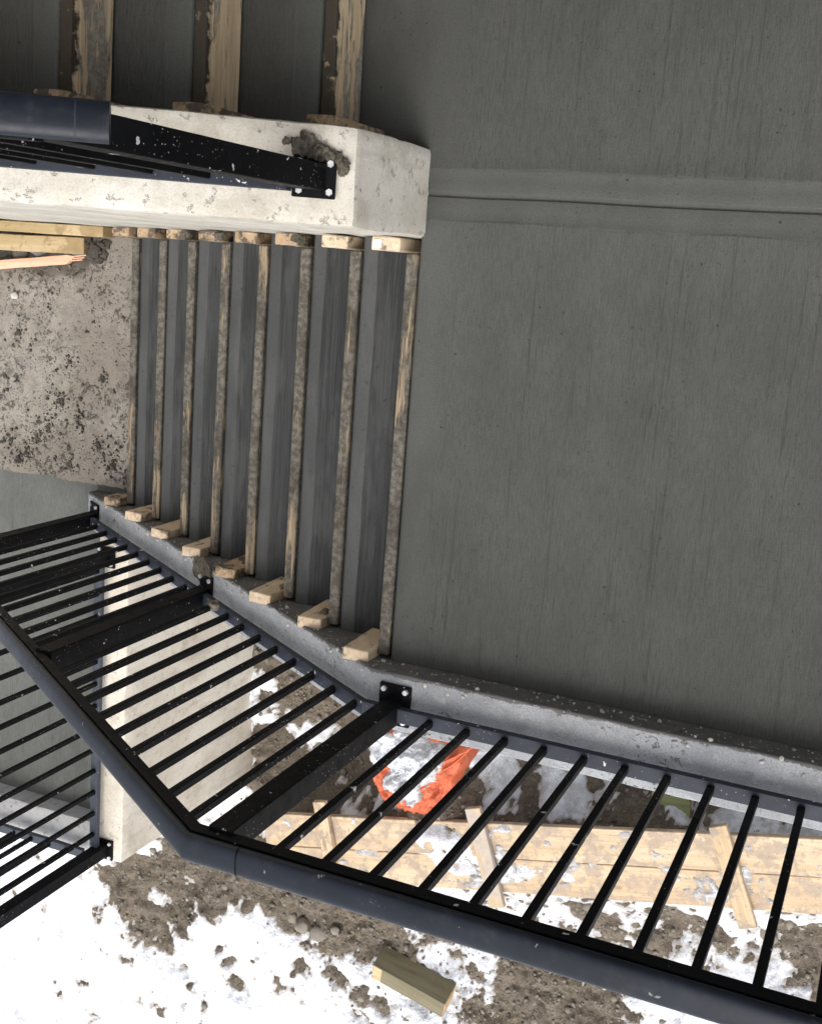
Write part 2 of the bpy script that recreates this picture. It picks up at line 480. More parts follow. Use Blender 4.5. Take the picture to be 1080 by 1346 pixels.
# ------------------------------------------------------------------ geometry helpers
C = sc.collection
def obj(name, me, m, parent=None, loc=(0, 0, 0), rot=(0, 0, 0)):
    if isinstance(me, bmesh.types.BMesh):
        bm = me
        me = bpy.data.meshes.new(name)
        bm.to_mesh(me)
        bm.free()
    if m is not None and not me.materials:
        me.materials.append(M[m])
    o = bpy.data.objects.new(name, me)
    C.objects.link(o)
    o.location = loc
    o.rotation_euler = rot
    if parent is not None: o.parent = parent
    return o
def empty(name, loc=(0, 0, 0), rot=(0, 0, 0)):
    o = bpy.data.objects.new(name, None)
    C.objects.link(o)
    o.location = loc
    o.rotation_euler = rot
    o.empty_display_size = .1
    return o
def tag(o, label, cat, group=None):
    o['label'] = label
    o['category'] = cat
    if group: o['group'] = group
    return o
def struct(o, kind='structure', label=None, cat=None):
    o['kind'] = kind
    if label: o['label'] = label
    if cat: o['category'] = cat
    return o
# --- numpy value noise
_rng = np.random.RandomState(3)
_T = _rng.rand(256, 256)
def vnoise(x, y, s, ox=0.0):
    x = np.asarray(x) * s + 37.3 + ox
    y = np.asarray(y) * s + 91.7 + ox * 1.7
    xi = np.floor(x).astype(int); yi = np.floor(y).astype(int)
    fx = x - xi; fy = y - yi
    fx = fx * fx * (3 - 2 * fx); fy = fy * fy * (3 - 2 * fy)
    a = _T[xi % 256, yi % 256]; b = _T[(xi + 1) % 256, yi % 256]
    c = _T[xi % 256, (yi + 1) % 256]; d = _T[(xi + 1) % 256, (yi + 1) % 256]
    return (a * (1 - fx) + b * fx) * (1 - fy) + (c * (1 - fx) + d * fx) * fy - .5
def fbm(x, y, s, oc=4, g=.5, ox=0.0):
    r = 0; a = 1.0
    for i in range(oc):
        r = r + a * vnoise(x, y, s * 2.03 ** i, ox + 7.1 * i)
        a *= g
    return r
def n3(p, s, ox=0.0):
    return float(vnoise(p[0] + p[2] * .71, p[1] - p[2] * .53, s, ox) + vnoise(p[2] + p[1] * .37, p[0] - p[2] * .4, s, ox + 5)) * .5
def rough(bm, amt=.003, s=9.0, fine=.5):
    for v in bm.verts:
        p = v.co
        v.co = p + Vector((n3(p, s, 1) + fine * n3(p, s * 4, 2), n3(p, s, 11) + fine * n3(p, s * 4, 12), n3(p, s, 21) + fine * n3(p, s * 4, 22))) * amt * 2
def box(x0, x1, y0, y1, z0, z1, bev=0.0, seg=1, cuts=None, amt=0.0, s=9.0):
    bm = bmesh.new()
    bmesh.ops.create_cube(bm, size=1)
    for v in bm.verts:
        v.co = Vector(((x0 + x1) / 2 + v.co.x * (x1 - x0), (y0 + y1) / 2 + v.co.y * (y1 - y0), (z0 + z1) / 2 + v.co.z * (z1 - z0)))
    if bev: bmesh.ops.bevel(bm, geom=bm.edges[:], offset=bev, segments=seg, profile=.5, affect='EDGES')
    if cuts: slice_up(bm, cuts)
    if amt: rough(bm, amt, s)
    return bm
def slice_up(bm, step, axes=(0, 1, 2)):
    for ax in axes:
        st = step if not isinstance(step, (tuple, list)) else step[ax]
        if not st: continue
        lo = min(v.co[ax] for v in bm.verts); hi = max(v.co[ax] for v in bm.verts)
        n = int((hi - lo) / st)
        for i in range(1, n + 1):
            d = lo + i * (hi - lo) / (n + 1)
            co = Vector((0, 0, 0)); co[ax] = d
            no = Vector((0, 0, 0)); no[ax] = 1
            bmesh.ops.bisect_plane(bm, geom=bm.verts[:] + bm.edges[:] + bm.faces[:], plane_co=co, plane_no=no)
def prism(pts, y0, y1, bev=0.0, axis='y'):
    """polygon in (x,z) extruded along y (axis='y') or polygon (y,z) along x"""
    bm = bmesh.new()
    if axis == 'y':
        a = [bm.verts.new((p[0], y0, p[1])) for p in pts]
        b = [bm.verts.new((p[0], y1, p[1])) for p in pts]
    else:
        a = [bm.verts.new((y0, p[0], p[1])) for p in pts]
        b = [bm.verts.new((y1, p[0], p[1])) for p in pts]
    bm.faces.new(a); bm.faces.new(list(reversed(b)))
    n = len(pts)
    for i in range(n):
        bm.faces.new((a[i], b[i], b[(i + 1) % n], a[(i + 1) % n]))
    bmesh.ops.recalc_face_normals(bm, faces=bm.faces[:])
    if bev: bmesh.ops.bevel(bm, geom=bm.edges[:], offset=bev, segments=2, profile=.5, affect='EDGES')
    return bm
def smooth(o, ang=35):
    for p in o.data.polygons: p.use_smooth = True
    try:
        o.data.set_sharp_from_angle(angle=R(ang))
    except Exception:
        pass
    return o
def tube_mesh(path, r, n=28, cap=True, hr=None):
    """handrail cap along a polyline in a vertical plane, mitred at the bends: half width r, low domed section"""
    hr = hr or r * .46
    bm = bmesh.new()
    P = [Vector(p) for p in path]
    rings = []
    for i, p in enumerate(P):
        d0 = (P[i] - P[i - 1]).normalized() if i > 0 else None
        d1 = (P[i + 1] - P[i]).normalized() if i < len(P) - 1 else None
        if d0 is None: d0 = d1
        if d1 is None: d1 = d0
        t = (d0 + d1).normalized()
        side = Vector((0, 0, 1)).cross(d1).normalized()
        k = 1.0 / max(.3, t.dot(d1))
        upm = t.cross(side).normalized()
        ring = []
        for j in range(n):
            a = 2 * math.pi * j / n
            ca, sa = math.cos(a), math.sin(a)
            e = .72
            cx = math.copysign(abs(ca) ** e, ca); sx = math.copysign(abs(sa) ** e, sa)
            ring.append(bm.verts.new(p + side * cx * r + upm * sx * hr * k))
        rings.append(ring)
    for a, b in zip(rings, rings[1:]):
        for j in range(n):
            bm.faces.new((a[j], a[(j + 1) % n], b[(j + 1) % n], b[j]))
    if cap:
        bm.faces.new(list(reversed(rings[0]))); bm.faces.new(rings[-1])
    bmesh.ops.recalc_face_normals(bm, faces=bm.faces[:])
    return bm
def bar_mesh(path, wd, ht, bev=.002):
    """rectangular bar along polyline: horizontal width wd, vertical height ht"""
    bm = bmesh.new()
    rings = []
    P = [Vector(p) for p in path]
    d = (P[-1] - P[0]); d.z = 0
    side = Vector((0, 0, 1)).cross(d.normalized())
    for p in P:
        rings.append([bm.verts.new(p + side * sx * wd / 2 + Vector((0, 0, sz * ht / 2))) for sx, sz in ((-1, -1), (1, -1), (1, 1), (-1, 1))])
    for a, b in zip(rings, rings[1:]):
        for j in range(4):
            bm.faces.new((a[j], a[(j + 1) % 4], b[(j + 1) % 4], b[j]))
    bm.faces.new(list(reversed(rings[0]))); bm.faces.new(rings[-1])
    bmesh.ops.recalc_face_normals(bm, faces=bm.faces[:])
    if bev: bmesh.ops.bevel(bm, geom=[e for e in bm.edges], offset=bev, segments=2, profile=.5, affect='EDGES')
    return bm
def lump(sub, sx, sy, sz, amt=.35, s=3.0, seed=0.0, flat=None):
    bm = bmesh.new()
    bmesh.ops.create_icosphere(bm, subdivisions=sub, radius=1)
    for v in bm.verts:
        p = v.co.copy()
        k = 1 + amt * 2 * (n3(p + Vector((seed, seed * .7, seed * 1.3)), s) + .5 * n3(p + Vector((seed, 0, 0)), s * 2.6))
        v.co = Vector((p.x * sx * k, p.y * sy * k, p.z * sz * k))
        if flat is not None and v.co.z < flat: v.co.z = flat
    return bm

# ------------------------------------------------------------------ dimensions
X0, RUN, RISE = 1.322, .265, .178        # lower flight: nosing of the landing, going, rise
YW0, YW1 = -.322, -.082                  # dividing wall faces
YC0, YC1 = 1.162, 1.335                  # curb faces
SLOPE = RISE / RUN
BX0, BRUN = 1.566, .2865                 # upper flight
WSL = .60
def zcurb(x): return .10 - SLOPE * max(0.0, x - 1.335)
def zwall(x): return .455 + WSL * (x - 1.307)

# ------------------------------------------------------------------ landing
def landing():
    bm = bmesh.new()
    prof = [(-1.75, 0), (-1.4, 0), (-.9, 0), (-.5, 0), (-.3225, 0), (-.321, 0), (-.275, 0), (-.272, .0008), (-.269, 0), (-.24, .0), (-.2145, .0004), (-.2095, -.001), (-.2065, -.0055), (-.203, -.007), (-.1995, -.0055), (-.1965, .0), (-.191, .0007),
            (-.165, 0), (-.138, .0), (-.135, .0008), (-.132, 0), (.1, 0), (.4, 0), (.7, 0), (1.0, 0), (1.162, 0)]
    xs = list(np.linspace(-1.3, 1.29, 90)) + [1.306, 1.312, 1.316, 1.318, 1.3185, 1.3185]
    zs = [0] * 90 + [0, -.0006, -.0018, -.0045, -.012, -.20]
    ext = [1.30, 1.36, 1.42, 1.48, 1.54, BX0 - .001]
    rows = []
    for i, x in enumerate(xs):
        row = []
        for (y, z) in prof:
            wv = 0.0
            xx = x; zr_ = zs[i]
            if y < -.322:
                zr_ = 0
                if i >= 90: xx = ext[i - 90]
            if -.28 < y < -.12:
                wv = .004 * float(vnoise(xx, 0, 4.0, 2)) + .010 * float(vnoise(xx, 0, 1.2, 5))
            zz = (z if i <= 90 else min(0, z)) + zr_ + .0025 * float(vnoise(xx, y, 2.6, 9))
            row.append(bm.verts.new((xx, y + wv, zz)))
        rows.append(row)
    for a, b in zip(rows, rows[1:]):
        for j in range(len(prof) - 1):
            bm.faces.new((a[j], b[j], b[j + 1], a[j + 1]))
    bmesh.ops.recalc_face_normals(bm, faces=bm.faces[:])
    if sum(f.normal.z * f.calc_area() for f in bm.faces) < 0: bmesh.ops.reverse_faces(bm, faces=bm.faces[:])
    o = obj('stair_landing', bm, 'landing')
    smooth(o, 50)
    struct(o)
    obj('slab_body', box(-1.3, 1.316, -1.75, 1.160, -.22, -.03), 'landing', o)
landing()

# ------------------------------------------------------------------ lower flight (goes down to +X)
fl = empty('stair_flight', (X0, .5, 0))
tag(fl, 'lower flight of fresh dark grey concrete steps going down beside the curb', 'stairs')
NS = 8
def stepA(k):
    # nosing at x = 0 of the object, tread runs back to -x
    pts = [(0 - .003, -.178), (-.003, -.016), (-.005, -.008), (-.011, -.0025), (-.02, -.0003), (-.07, 0), (-.12, -.0012), (-.2, 0), (-RUN - .02, 0), (-RUN - .02, -.178)]
    bm = prism(pts, YW1 + .001, YC0 - .001)
    slice_up(bm, .06, (1,))
    for v in bm.verts:
        if v.co.z > -.1: v.co.z += .004 * n3((v.co.x * 1.0, v.co.y, k * 3.3), 9.0)
    return bm
for k in range(1, NS):
    o = obj('step', stepA(k), 'stepA', fl, (RUN * k, -.5, -RISE * k))
    smooth(o, 40)
sf = prism([(-.0, -.25), (RUN * 7 - .005, -RISE * 7 - .18), (RUN * 7 - .005, -2.6), (-.0, -2.6)], YW1 + .002, YC0 - .002)
obj('stair_body', sf, 'found', fl, (0, -.5, 0))

# ------------------------------------------------------------------ upper flight (climbs to +X)
fu = empty('stair_flight', (BX0, -.93, 0))
tag(fu, 'upper flight of dark fresh concrete steps climbing behind the dividing wall', 'stairs')
for k in range(8):
    pts = [(.003, -.178), (.003, -.016), (.005, -.008), (.011, -.0025), (.02, -.0003), (.07, 0), (.16, -.001), (BRUN + .02, 0), (BRUN + .02, -.178)]
    bm = prism(pts, -1.55, YW0 - .001)
    slice_up(bm, .1, (1,))
    for v in bm.verts:
        if v.co.z > -.1: v.co.z += .004 * n3((v.co.x, v.co.y, k * 2.3), 9.0)
    o = obj('step', bm, 'stepB', fu, (BRUN * k, .93, RISE * (k + 1)))
    smooth(o, 40)
sf = prism([(.004, -.22), (.004, -.002), (8 * BRUN, 7 * RISE), (8 * BRUN, 7 * RISE - .25)], -1.548, YW0 - .002)
obj('stair_body', sf, 'stepB', fu, (0, .93, 0))

# ------------------------------------------------------------------ dividing wall
wl = prism([(1.307, -.30), (1.307, .455), (4.6, zwall(4.6)), (4.6, -1.75), (3.0, -1.75)], YW0, YW1)
top_edges = [e for e in wl.edges if all(v.co.z > -.31 and v.co.x < 4.59 or v.co.z > 1 for v in e.verts) and not all(abs(v.co.z + .3) < .01 for v in e.verts)]
bmesh.ops.bevel(wl, geom=top_edges, offset=.016, segments=2, profile=.6, affect='EDGES')
slice_up(wl, (.045, .04, .05))
rough(wl, .0032, 7.0, .7)
wall = obj('dividing_wall', wl, 'wall')
tag(wall, 'pale cream concrete dividing wall with sloped top between the two flights', 'wall')
smooth(wall, 30)

# ------------------------------------------------------------------ curb wall along landing and lower flight
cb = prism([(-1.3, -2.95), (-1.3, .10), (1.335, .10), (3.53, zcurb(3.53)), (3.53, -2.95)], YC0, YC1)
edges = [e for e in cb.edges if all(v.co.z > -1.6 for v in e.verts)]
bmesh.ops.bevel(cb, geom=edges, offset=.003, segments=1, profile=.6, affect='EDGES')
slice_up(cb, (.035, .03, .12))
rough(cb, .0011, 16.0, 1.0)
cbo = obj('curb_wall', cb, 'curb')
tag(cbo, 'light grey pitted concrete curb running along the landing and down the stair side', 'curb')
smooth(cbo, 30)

# ------------------------------------------------------------------ lower landing: dirty sub-slab, fresh pour, curbs
bm = bmesh.new()
xs = np.concatenate([np.arange(3.205, 4.6, .02), np.linspace(4.65, 7, 8)])
ys = np.concatenate([np.arange(YW1 + .001, 1.12, .02), [1.13, 1.14]])
rows = []
for x in xs:
    row = []
    for j, y in enumerate(ys):
        yy = y + (.018 * float(fbm(x, 0, 7, 3)) - .012 if j >= len(ys) - 3 else 0)
        hole = 0.0
        # broken away along the dividing wall beyond the end of the slab
        e = (.16 - y) + .05 * float(fbm(x, y, 8, 3)) if x > 3.5 else -1
        if e > 0 and x > 3.56: hole = min(.09, e * .8) * min(1, (x - 3.56) / .08)
        row.append(bm.verts.new((x, yy, -1.402 + .006 * float(fbm(x, y, 6, 4)) - hole)))
    rows.append(row)
for a, b in zip(rows, rows[1:]):
    for j in range(len(ys) - 1): bm.faces.new((a[j], b[j], b[j + 1], a[j + 1]))
edge = [r[-1] for r in rows]
low = [bm.verts.new((v.co.x, v.co.y, -1.46)) for v in edge]
for i in range(len(edge) - 1): bm.faces.new((edge[i], edge[i + 1], low[i + 1], low[i]))
o = obj('lower_slab', bm, 'dirty'); smooth(o, 40); struct(o)
o = obj('lower_landing', box(3.26, 7, 1.0, 2.99, -1.75, -1.436, 0, 1, (.1, .1, 0), .002, 3), 'lower'); smooth(o, 40); struct(o)
bm = box(3.25, 3.42, YC1 + .004, 3.0, -3.1, -1.32, .008, 2, (.05, .05, .08), .004, 9)
o = obj('retaining_wall', bm, 'cwall'); smooth(o, 30)
tag(o, 'cream concrete retaining wall face standing in the dirt under the railing', 'wall')
bm = box(3.424, 7, 2.83, 3.0, -3.1, -1.322, .008, 2, (.06, .05, .12), .004, 9)
o = obj('curb_wall', bm, 'curb2'); smooth(o, 30)
tag(o, 'pale curb along the snowy outer edge of the lower landing', 'curb')

# ------------------------------------------------------------------ riser form boards
ORD = ['first', 'second', 'third', 'fourth', 'fifth', 'sixth', 'seventh', 'eighth']
def board_mesh(y0, y1, th=.038, h=.172, seed=0.0):
    bm = box(-th / 2, th / 2, y0, y1, -h, 0, .004, 1)
    slice_up(bm, (0, .05, 0))
    for v in bm.verts:
        v.co.x += .0025 * n3((seed, v.co.y, v.co.z), 2.0) * 2
        v.co.z += .0025 * n3((v.co.y, seed, v.co.z), 3.0) * 2
    return bm
def cleat_mesh(h, seed, ww=.088, th=.038):
    bm = box(-ww / 2, ww / 2, -th / 2, th / 2, 0, h, .003, 1, (.03, .02, .03), .0018, 30)
    return bm
def cement_blob(parent, x, y, z, sx, sy, sz, seed):
    o = obj('cement_blob', lump(3, sx, sy, sz, .4, 2.5, seed), 'mortar', parent, (x, y, z))
    smooth(o, 60)
for k in range(8):
    x = X0 + RUN * k; z = -RISE * k
    t = empty('riser_form_board', (x + .020, .54, z))
    nm = ['topmost riser form board of the lower flight, against the landing edge'] + ['%s riser form board down from the landing in the lower flight' % ORD[i] for i in range(1, 7)] + ['lowest riser form board of the lower flight, against the dirty slab']
    tag(t, nm[k], 'form board', 'riser forms of the lower flight')
    zt = .003 + random.uniform(-.002, .003)
    obj('board', board_mesh(YW1 + .045 - .54, YC0 - .012 - .54, .036, .168, k * 1.7), 'form', t, (0, 0, zt), (0, 0, random.uniform(-.003, .003)))
    # cleat against the curb
    tp = .045 + random.uniform(-.012, .02)
    ln = [.20, .205, .205, .20, .185, .19, .18, .12][k]
    o = obj('cleat', cleat_mesh(ln, k), 'cleat' if k not in (3, 7) else 'cleat_dirty', t,
            (.020 + .046, YC0 - .02 - .54, tp - ln), (random.uniform(-.05, .02), random.uniform(-.03, .06), random.uniform(-.05, .05)))
    # cleat against the dividing wall
    tp = .022 + random.uniform(-.01, .012)
    o2 = obj('cleat', cleat_mesh(.15, k + 20), 'cleat' if k in (0, 1) else 'cleat_dirty', t,
             (.020 + .046 + (.012 if k == 0 else 0), YW1 + .022 - .54, tp - .15), (0, 0, random.uniform(-.02, .02)))
    if k == 0:
        bm = bmesh.new()
        bmesh.ops.create_grid(bm, x_segments=1, y_segments=1, size=.5)
        for v in bm.verts: v.co = Vector((v.co.x * .027, v.co.y * .024, 0))
        lb = obj('tag', bm, 'label', o2, (.024, .002, .1535), (0, 0, 0))
        lb['label'] = 'white printed barcode tag stapled on the end grain'
    # drips of cement at the joints
    if k in (1, 2, 3, 5, 6):
        cement_blob(t, .035 + random.uniform(-.01, .02), YC0 - .03 - .54, -.06 + random.uniform(-.03, .02), .022, .016, .03, k * 3.1)
    if k in (2, 4, 5):
        cement_blob(t, .03, YW1 + .02 - .54, .0, .026, .018, .022, k * 4.1)
for k in range(8):
    x = BX0 + BRUN * k; z = RISE * (k + 1)
    t = empty('riser_form_board', (x - .020, -.93, z))
    lab = ['lowest riser form board of the upper flight, nearest the end of the dividing wall', 'second riser form board up the upper flight behind the dividing wall', 'third riser form board up the upper flight, beside the end of the handrail']
    tag(t, lab[k] if k < 3 else '%s riser form board up the upper flight, out towards the handrail' % ORD[k], 'form board', 'riser forms of the upper flight')
    obj('board', board_mesh(-1.54 + .93, YW0 - .03 + .93, .036, .172, k * 2.3 + 9), 'formB', t, (0, 0, .002), (0, 0, random.uniform(-.003, .003)))
    o = obj('cleat', cleat_mesh(.30, k + 40), 'cleat_dirty', t, (-.020 - .046, YW0 - .022 + .93, -.15), (0, 0, random.uniform(-.02, .02)))

# ------------------------------------------------------------------ railings
def post(parent, x, y, z0, z1, tilt=0.0, pl=(.105, .105), off=(0, 0), bolts=True, wd=.062):
    p = obj('post', box(-wd / 2, wd / 2, -wd / 2, wd / 2, 0, z1 - z0, .003, 2), 'black', parent, Vector((x, y, z0)) - parent.location)
    b = obj('base_plate', box(-pl[0] / 2, pl[0] / 2, -pl[1] / 2, pl[1] / 2, 0, .010, .002, 1), 'black', p, (off[0], off[1], 0), (0, tilt, 0))
    if bolts:
        for sx in (-1, 1):
            for sy in (-1, 1):
                bm = bmesh.new()
                bmesh.ops.create_cone(bm, cap_ends=True, segments=6, radius1=.009, radius2=.008, depth=.009)
                q = Vector((sx * (pl[0] / 2 - .016), sy * (pl[1] / 2 - .016), .0145))
                q.rotate(Matrix.Rotation(tilt, 3, 'Y'))
                o = obj('bolt', bm, 'bolt', p, (off[0] + q.x, off[1] + q.y, q.z), (0, tilt, random.random()))
    return p
_pk = {}
def picket(parent, x, y, z0, z1):
    h = round(z1 - z0, 3)
    if h not in _pk:
        bm = box(-.0097, .0097, -.0097, .0097, 0, h, .0015, 1)
        me = bpy.data.meshes.new('picket'); bm.to_mesh(me); bm.free(); me.materials.append(M['black'])
        _pk[h] = me
    obj('picket', _pk[h], None, parent, Vector((x, y, z0)) - parent.location)

# --- main guard railing: landing + lower flight
YR = 1.267
g = empty('guard_railing', (1.25, YR, .10))
tag(g, 'black metal guard railing on the curb, bending from the landing down the flight', 'railing')
L = g.location
XE = 3.50
def zr(x): return zcurb(x)
bend = 1.30
def zt_(x): return 1.100 - SLOPE * max(0, x - bend)
obj('bottom_rail', bar_mesh([Vector((-1.25, YR, .142)) - L, Vector((1.333, YR, .142)) - L, Vector((XE, YR, zr(XE) + .045)) - L], .042, .026), 'rail', g)
obj('under_rail', bar_mesh([Vector((-1.25, YR, 1.050)) - L, Vector((bend + .01, YR, 1.050)) - L, Vector((XE, YR, zt_(XE) - .050)) - L], .042, .036), 'black', g)
o = obj('handrail', tube_mesh([Vector((-1.25, YR + .011, 1.084)) - L, Vector((bend + .01, YR + .011, 1.084)) - L, Vector((XE + .05, YR + .011, zt_(XE + .05) - .016)) - L], .0325, 28), 'tube', g)
smooth(o, 50)
# sleeve joint just before the bend
o = obj('sleeve', tube_mesh([Vector((1.175, YR + .011, 1.084)) - L, Vector((1.179, YR + .011, 1.084)) - L], .0331, 28), 'black', g); smooth(o, 50)
for px in (1.250, -.24, -1.15):
    post(g, px, YR - (.0 if px > 1 else 0), .10, 1.045, 0, (.10, .125), (0, -.012), True)
for px in (2.335, 3.44):
    post(g, px, YR, zr(px) + .0, zt_(px) - .06, math.atan(SLOPE), (.11, .125), (0, -.012), True)
for i in range(-10, 10):
    px = .100 + .113 * i
    if abs(px + .24) < .05 or px < -1.12: continue
    picket(g, px, YR, .150, 1.040)
for a, b, n in ((1.25, 2.335, 9), (2.335, 3.44, 9)):
    for i in range(n):
        px = a + (b - a) * (i + 1) / (n + 1)
        if a < 2: px = 1.365 + (2.335 - .107 - 1.365) * i / 8
        picket(g, px, YR, zr(px) + .05, zr(px) + .05 + .905)
# clump of mortar stuck on the bottom rail
o = obj('cement_blob', lump(3, .03, .018, .022, .4, 2.4, 3.0), 'mortar', g, Vector((2.21, YR - .012, zr(2.21) + .062)) - L); smooth(o, 60)

# --- railing on top of the retaining wall (runs along +Y)
g2 = empty('guard_railing', (3.37, 2.95, -1.32))
tag(g2, 'black guard railing along the top of the cream retaining wall, seen beyond the handrail', 'railing')
L = g2.location
obj('bottom_rail', bar_mesh([Vector((3.372, 1.42, -1.265)) - L, Vector((3.372, 2.93, -1.265)) - L], .042, .026), 'rail2', g2)
obj('under_rail', bar_mesh([Vector((3.372, 1.42, -.37)) - L, Vector((3.372, 2.95, -.37)) - L], .042, .036), 'black', g2)
o = obj('handrail', tube_mesh([Vector((3.372, 1.38, -.336)) - L, Vector((3.372, 3.02, -.336)) - L], .034, 24), 'tube', g2); smooth(o, 50)
post(g2, 3.352, 2.945, -1.318, -.37, 0, (.11, .105), (0, 0), True)
post(g2, 3.372, 1.445, -1.318, -.37, 0, (.10, .10), (0, 0), True, .045)
for i in range(13):
    py = 2.945 - .112 * (i + 1) + .012
    if py < 1.5: continue
    picket(g2, 3.372, py, -1.255, -.385)
# --- outer railing of the lower landing (runs along +X)
g3 = empty('guard_railing', (3.5, 2.97, -1.32))
tag(g3, 'black guard railing on the pale outer curb against the snow', 'railing')
L = g3.location
obj('bottom_rail', bar_mesh([Vector((3.44, 2.972, -1.265)) - L, Vector((6.8, 2.972, -1.265)) - L], .042, .026), 'rail2', g3)
obj('under_rail', bar_mesh([Vector((3.44, 2.972, -.37)) - L, Vector((6.8, 2.972, -.37)) - L], .042, .036), 'black', g3)
o = obj('handrail', tube_mesh([Vector((3.46, 2.972, -.338)) - L, Vector((6.8, 2.972, -.338)) - L], .034, 24), 'tube', g3); smooth(o, 50)
post(g3, 4.75, 2.94, -1.318, -.37); post(g3, 6.6, 2.94, -1.318, -.37)
for i in range(28):
    px = 3.53 + .112 * i
    if abs(px - 4.75) < .05 or px > 6.55: continue
    picket(g3, px, 2.972, -1.255, -.385)

# --- railing on the dividing wall
YV = -.195
g4 = empty('wall_railing', (1.385, YV, .50))
tag(g4, 'black handrail railing bolted to the top of the dividing wall', 'railing')
L = g4.location
tl = -math.atan(WSL)
PX = 1.392
post(g4, PX, YV, zwall(PX) + .004, 1.50, tl, (.105, .098), (0, .0), True)
post(g4, 2.60, YV, zwall(2.60) + .002, zwall(2.60) + .93, tl, (.105, .098), (0, 0), True)
post(g4, 3.75, YV, zwall(3.75) + .002, zwall(3.75) + .93, tl, (.105, .098), (0, 0), True)
yb = YV + .018
obj('bottom_rail', bar_mesh([Vector((PX + .027, yb, zwall(PX) + .075)) - L, Vector((4.4, yb, zwall(4.4) + .06)) - L], .042, .026), 'rail', g4)
obj('under_rail', bar_mesh([Vector((PX - .03, yb, 1.520)) - L, Vector((4.4, yb, 1.520 + .62 * (4.43 - PX))) - L], .042, .036), 'black', g4)
o = obj('handrail', tube_mesh([Vector((1.252, YV + .002, 1.475)) - L, Vector((4.4, YV + .002, 1.475 + .62 * 3.148)) - L], .034, 28), 'tube', g4); smooth(o, 50)
o = obj('sleeve', tube_mesh([Vector((1.296, YV + .002, 1.475 + .62 * .044)) - L, Vector((1.2985, YV + .002, 1.475 + .62 * .0465)) - L], .0345, 28), 'rail', g4); smooth(o, 50)
for i in range(24):
    px = PX + .075 + .112 * (i + 1)
    if abs(px - 2.60) < .05 or abs(px - 3.75) < .05: continue
    picket(g4, px, yb, zwall(px) + .07, zwall(px) + .07 + .87)

# mortar heaps lying on the wall
bm = bmesh.new()
for (x, y, s_, sd_) in ((1.425, -.262, .024, 1), (1.412, -.278, .020, 8), (1.405, -.250, .022, 2), (1.385, -.252, .020, 3), (1.367, -.246, .019, 4), (1.350, -.240, .018, 5), (1.336, -.232, .016, 6), (1.332, -.216, .013, 7), (1.452, -.272, .009, 9), (1.398, -.268, .014, 10)):
    b2 = lump(3, s_ * 1.15, s_, s_ * .5, .6, 3.4, sd_ * 2.7)
    for v in b2.verts: v.co += Vector((x, y, zwall(x) + .006))
    me = bpy.data.meshes.new('tmp'); b2.to_mesh(me); b2.free(); bm.from_mesh(me); bpy.data.meshes.remove(me)
o = obj('mortar_heap', bm, 'mortar'); smooth(o, 60)
tag(o, 'crumbly brown mortar heap beside the bolted plate on the dividing wall', 'mortar')

# ------------------------------------------------------------------ ground, snow
def sstep(a, b, x):
    t = np.clip((x - a) / (b - a), 0, 1)
    return t * t * (3 - 2 * t)
def poly_d(X, Y, P):
    """signed distance, positive inside polygon P"""
    P = np.array(P); ins = np.zeros(X.shape, bool); dmin = np.full(X.shape, 1e9)
    n = len(P)
    for i in range(n):
        (x0, y0), (x1, y1) = P[i], P[(i + 1) % n]
        c = ((y0 > Y) != (y1 > Y)) & (X < (x1 - x0) * (Y - y0) / (y1 - y0 + 1e-12) + x0)
        ins ^= c
        dx, dy = x1 - x0, y1 - y0
        t = np.clip(((X - x0) * dx + (Y - y0) * dy) / (dx * dx + dy * dy), 0, 1)
        dmin = np.minimum(dmin, np.hypot(X - x0 - t * dx, Y - y0 - t * dy))
    return np.where(ins, dmin, -dmin)
def axis_(lo, hi, step, far):
    a = np.arange(lo, hi, step)
    out = [hi]; s_ = step
    while out[-1] < far: s_ *= 1.35; out.append(out[-1] + s_)
    inn = [lo - step]; s_ = step
    while inn[-1] > -far: s_ *= 1.35; inn.append(inn[-1] - s_)
    return np.concatenate([inn[::-1], a, out])
def yp(x): return 2.40 + .219 * x                 # near edge of the plank panel
def base_h(X, Y):
    h = np.full(X.shape, -2.57)
    tr = sstep(-.02, .22, yp(X) + .10 - Y) * sstep(3.25, 2.75, X)
    h = h - .15 * tr
    h = h + .27 * np.exp(-((Y - yp(X) - .28) / .30) ** 2) * sstep(3.15, 2.85, X) * sstep(-3, -1, X)
    # spoil heaped against the retaining wall foot
    h = h + .10 * np.exp(-((X - 3.0) / .35) ** 2 - ((Y - 2.35) / .45) ** 2)
    h = h + .05 * fbm(X, Y, .9, 3)
    h = h + .32 * np.exp(-((X - 2.1) / .34) ** 4 - ((Y - 2.6) / .34) ** 4)
    return h
DIRT = [
    [(4.39, 3.98), (3.70, 3.50), (3.21, 3.30), (2.70, 3.45), (2.30, 3.60), (2.14, 3.92), (2.62, 4.02), (2.93, 3.92), (3.36, 3.92), (3.63, 3.97), (3.81, 4.40), (4.02, 4.36), (4.23, 4.15)],
    [(1.66, 3.70), (1.34, 3.68), (.92, 3.62), (.90, 3.95), (1.30, 4.4), (1.75, 4.4), (1.72, 4.0)],
    [(1.45, 3.22), (.86, 3.16), (.83, 3.42), (1.19, 3.50)],
    [(.30, 3.05), (.13, 2.98), (.05, 3.13), (.24, 3.20)],
    [(.19, 3.21), (-.3, 3.10), (-.3, 3.40), (.11, 3.33)],
    [(.88, 3.14), (.70, 3.12), (.72, 3.25)],
    [(3.25, 1.9), (2.45, 1.9), (2.38, 2.76), (2.73, 3.16), (3.25, 3.3)],
    [(1.54, 2.0), (.62, 2.0), (.55, 2.62), (1.66, 2.85)],
    [(2.5, 1.9), (2.3, 1.9), (2.2, 2.9), (2.5, 2.9)],
]
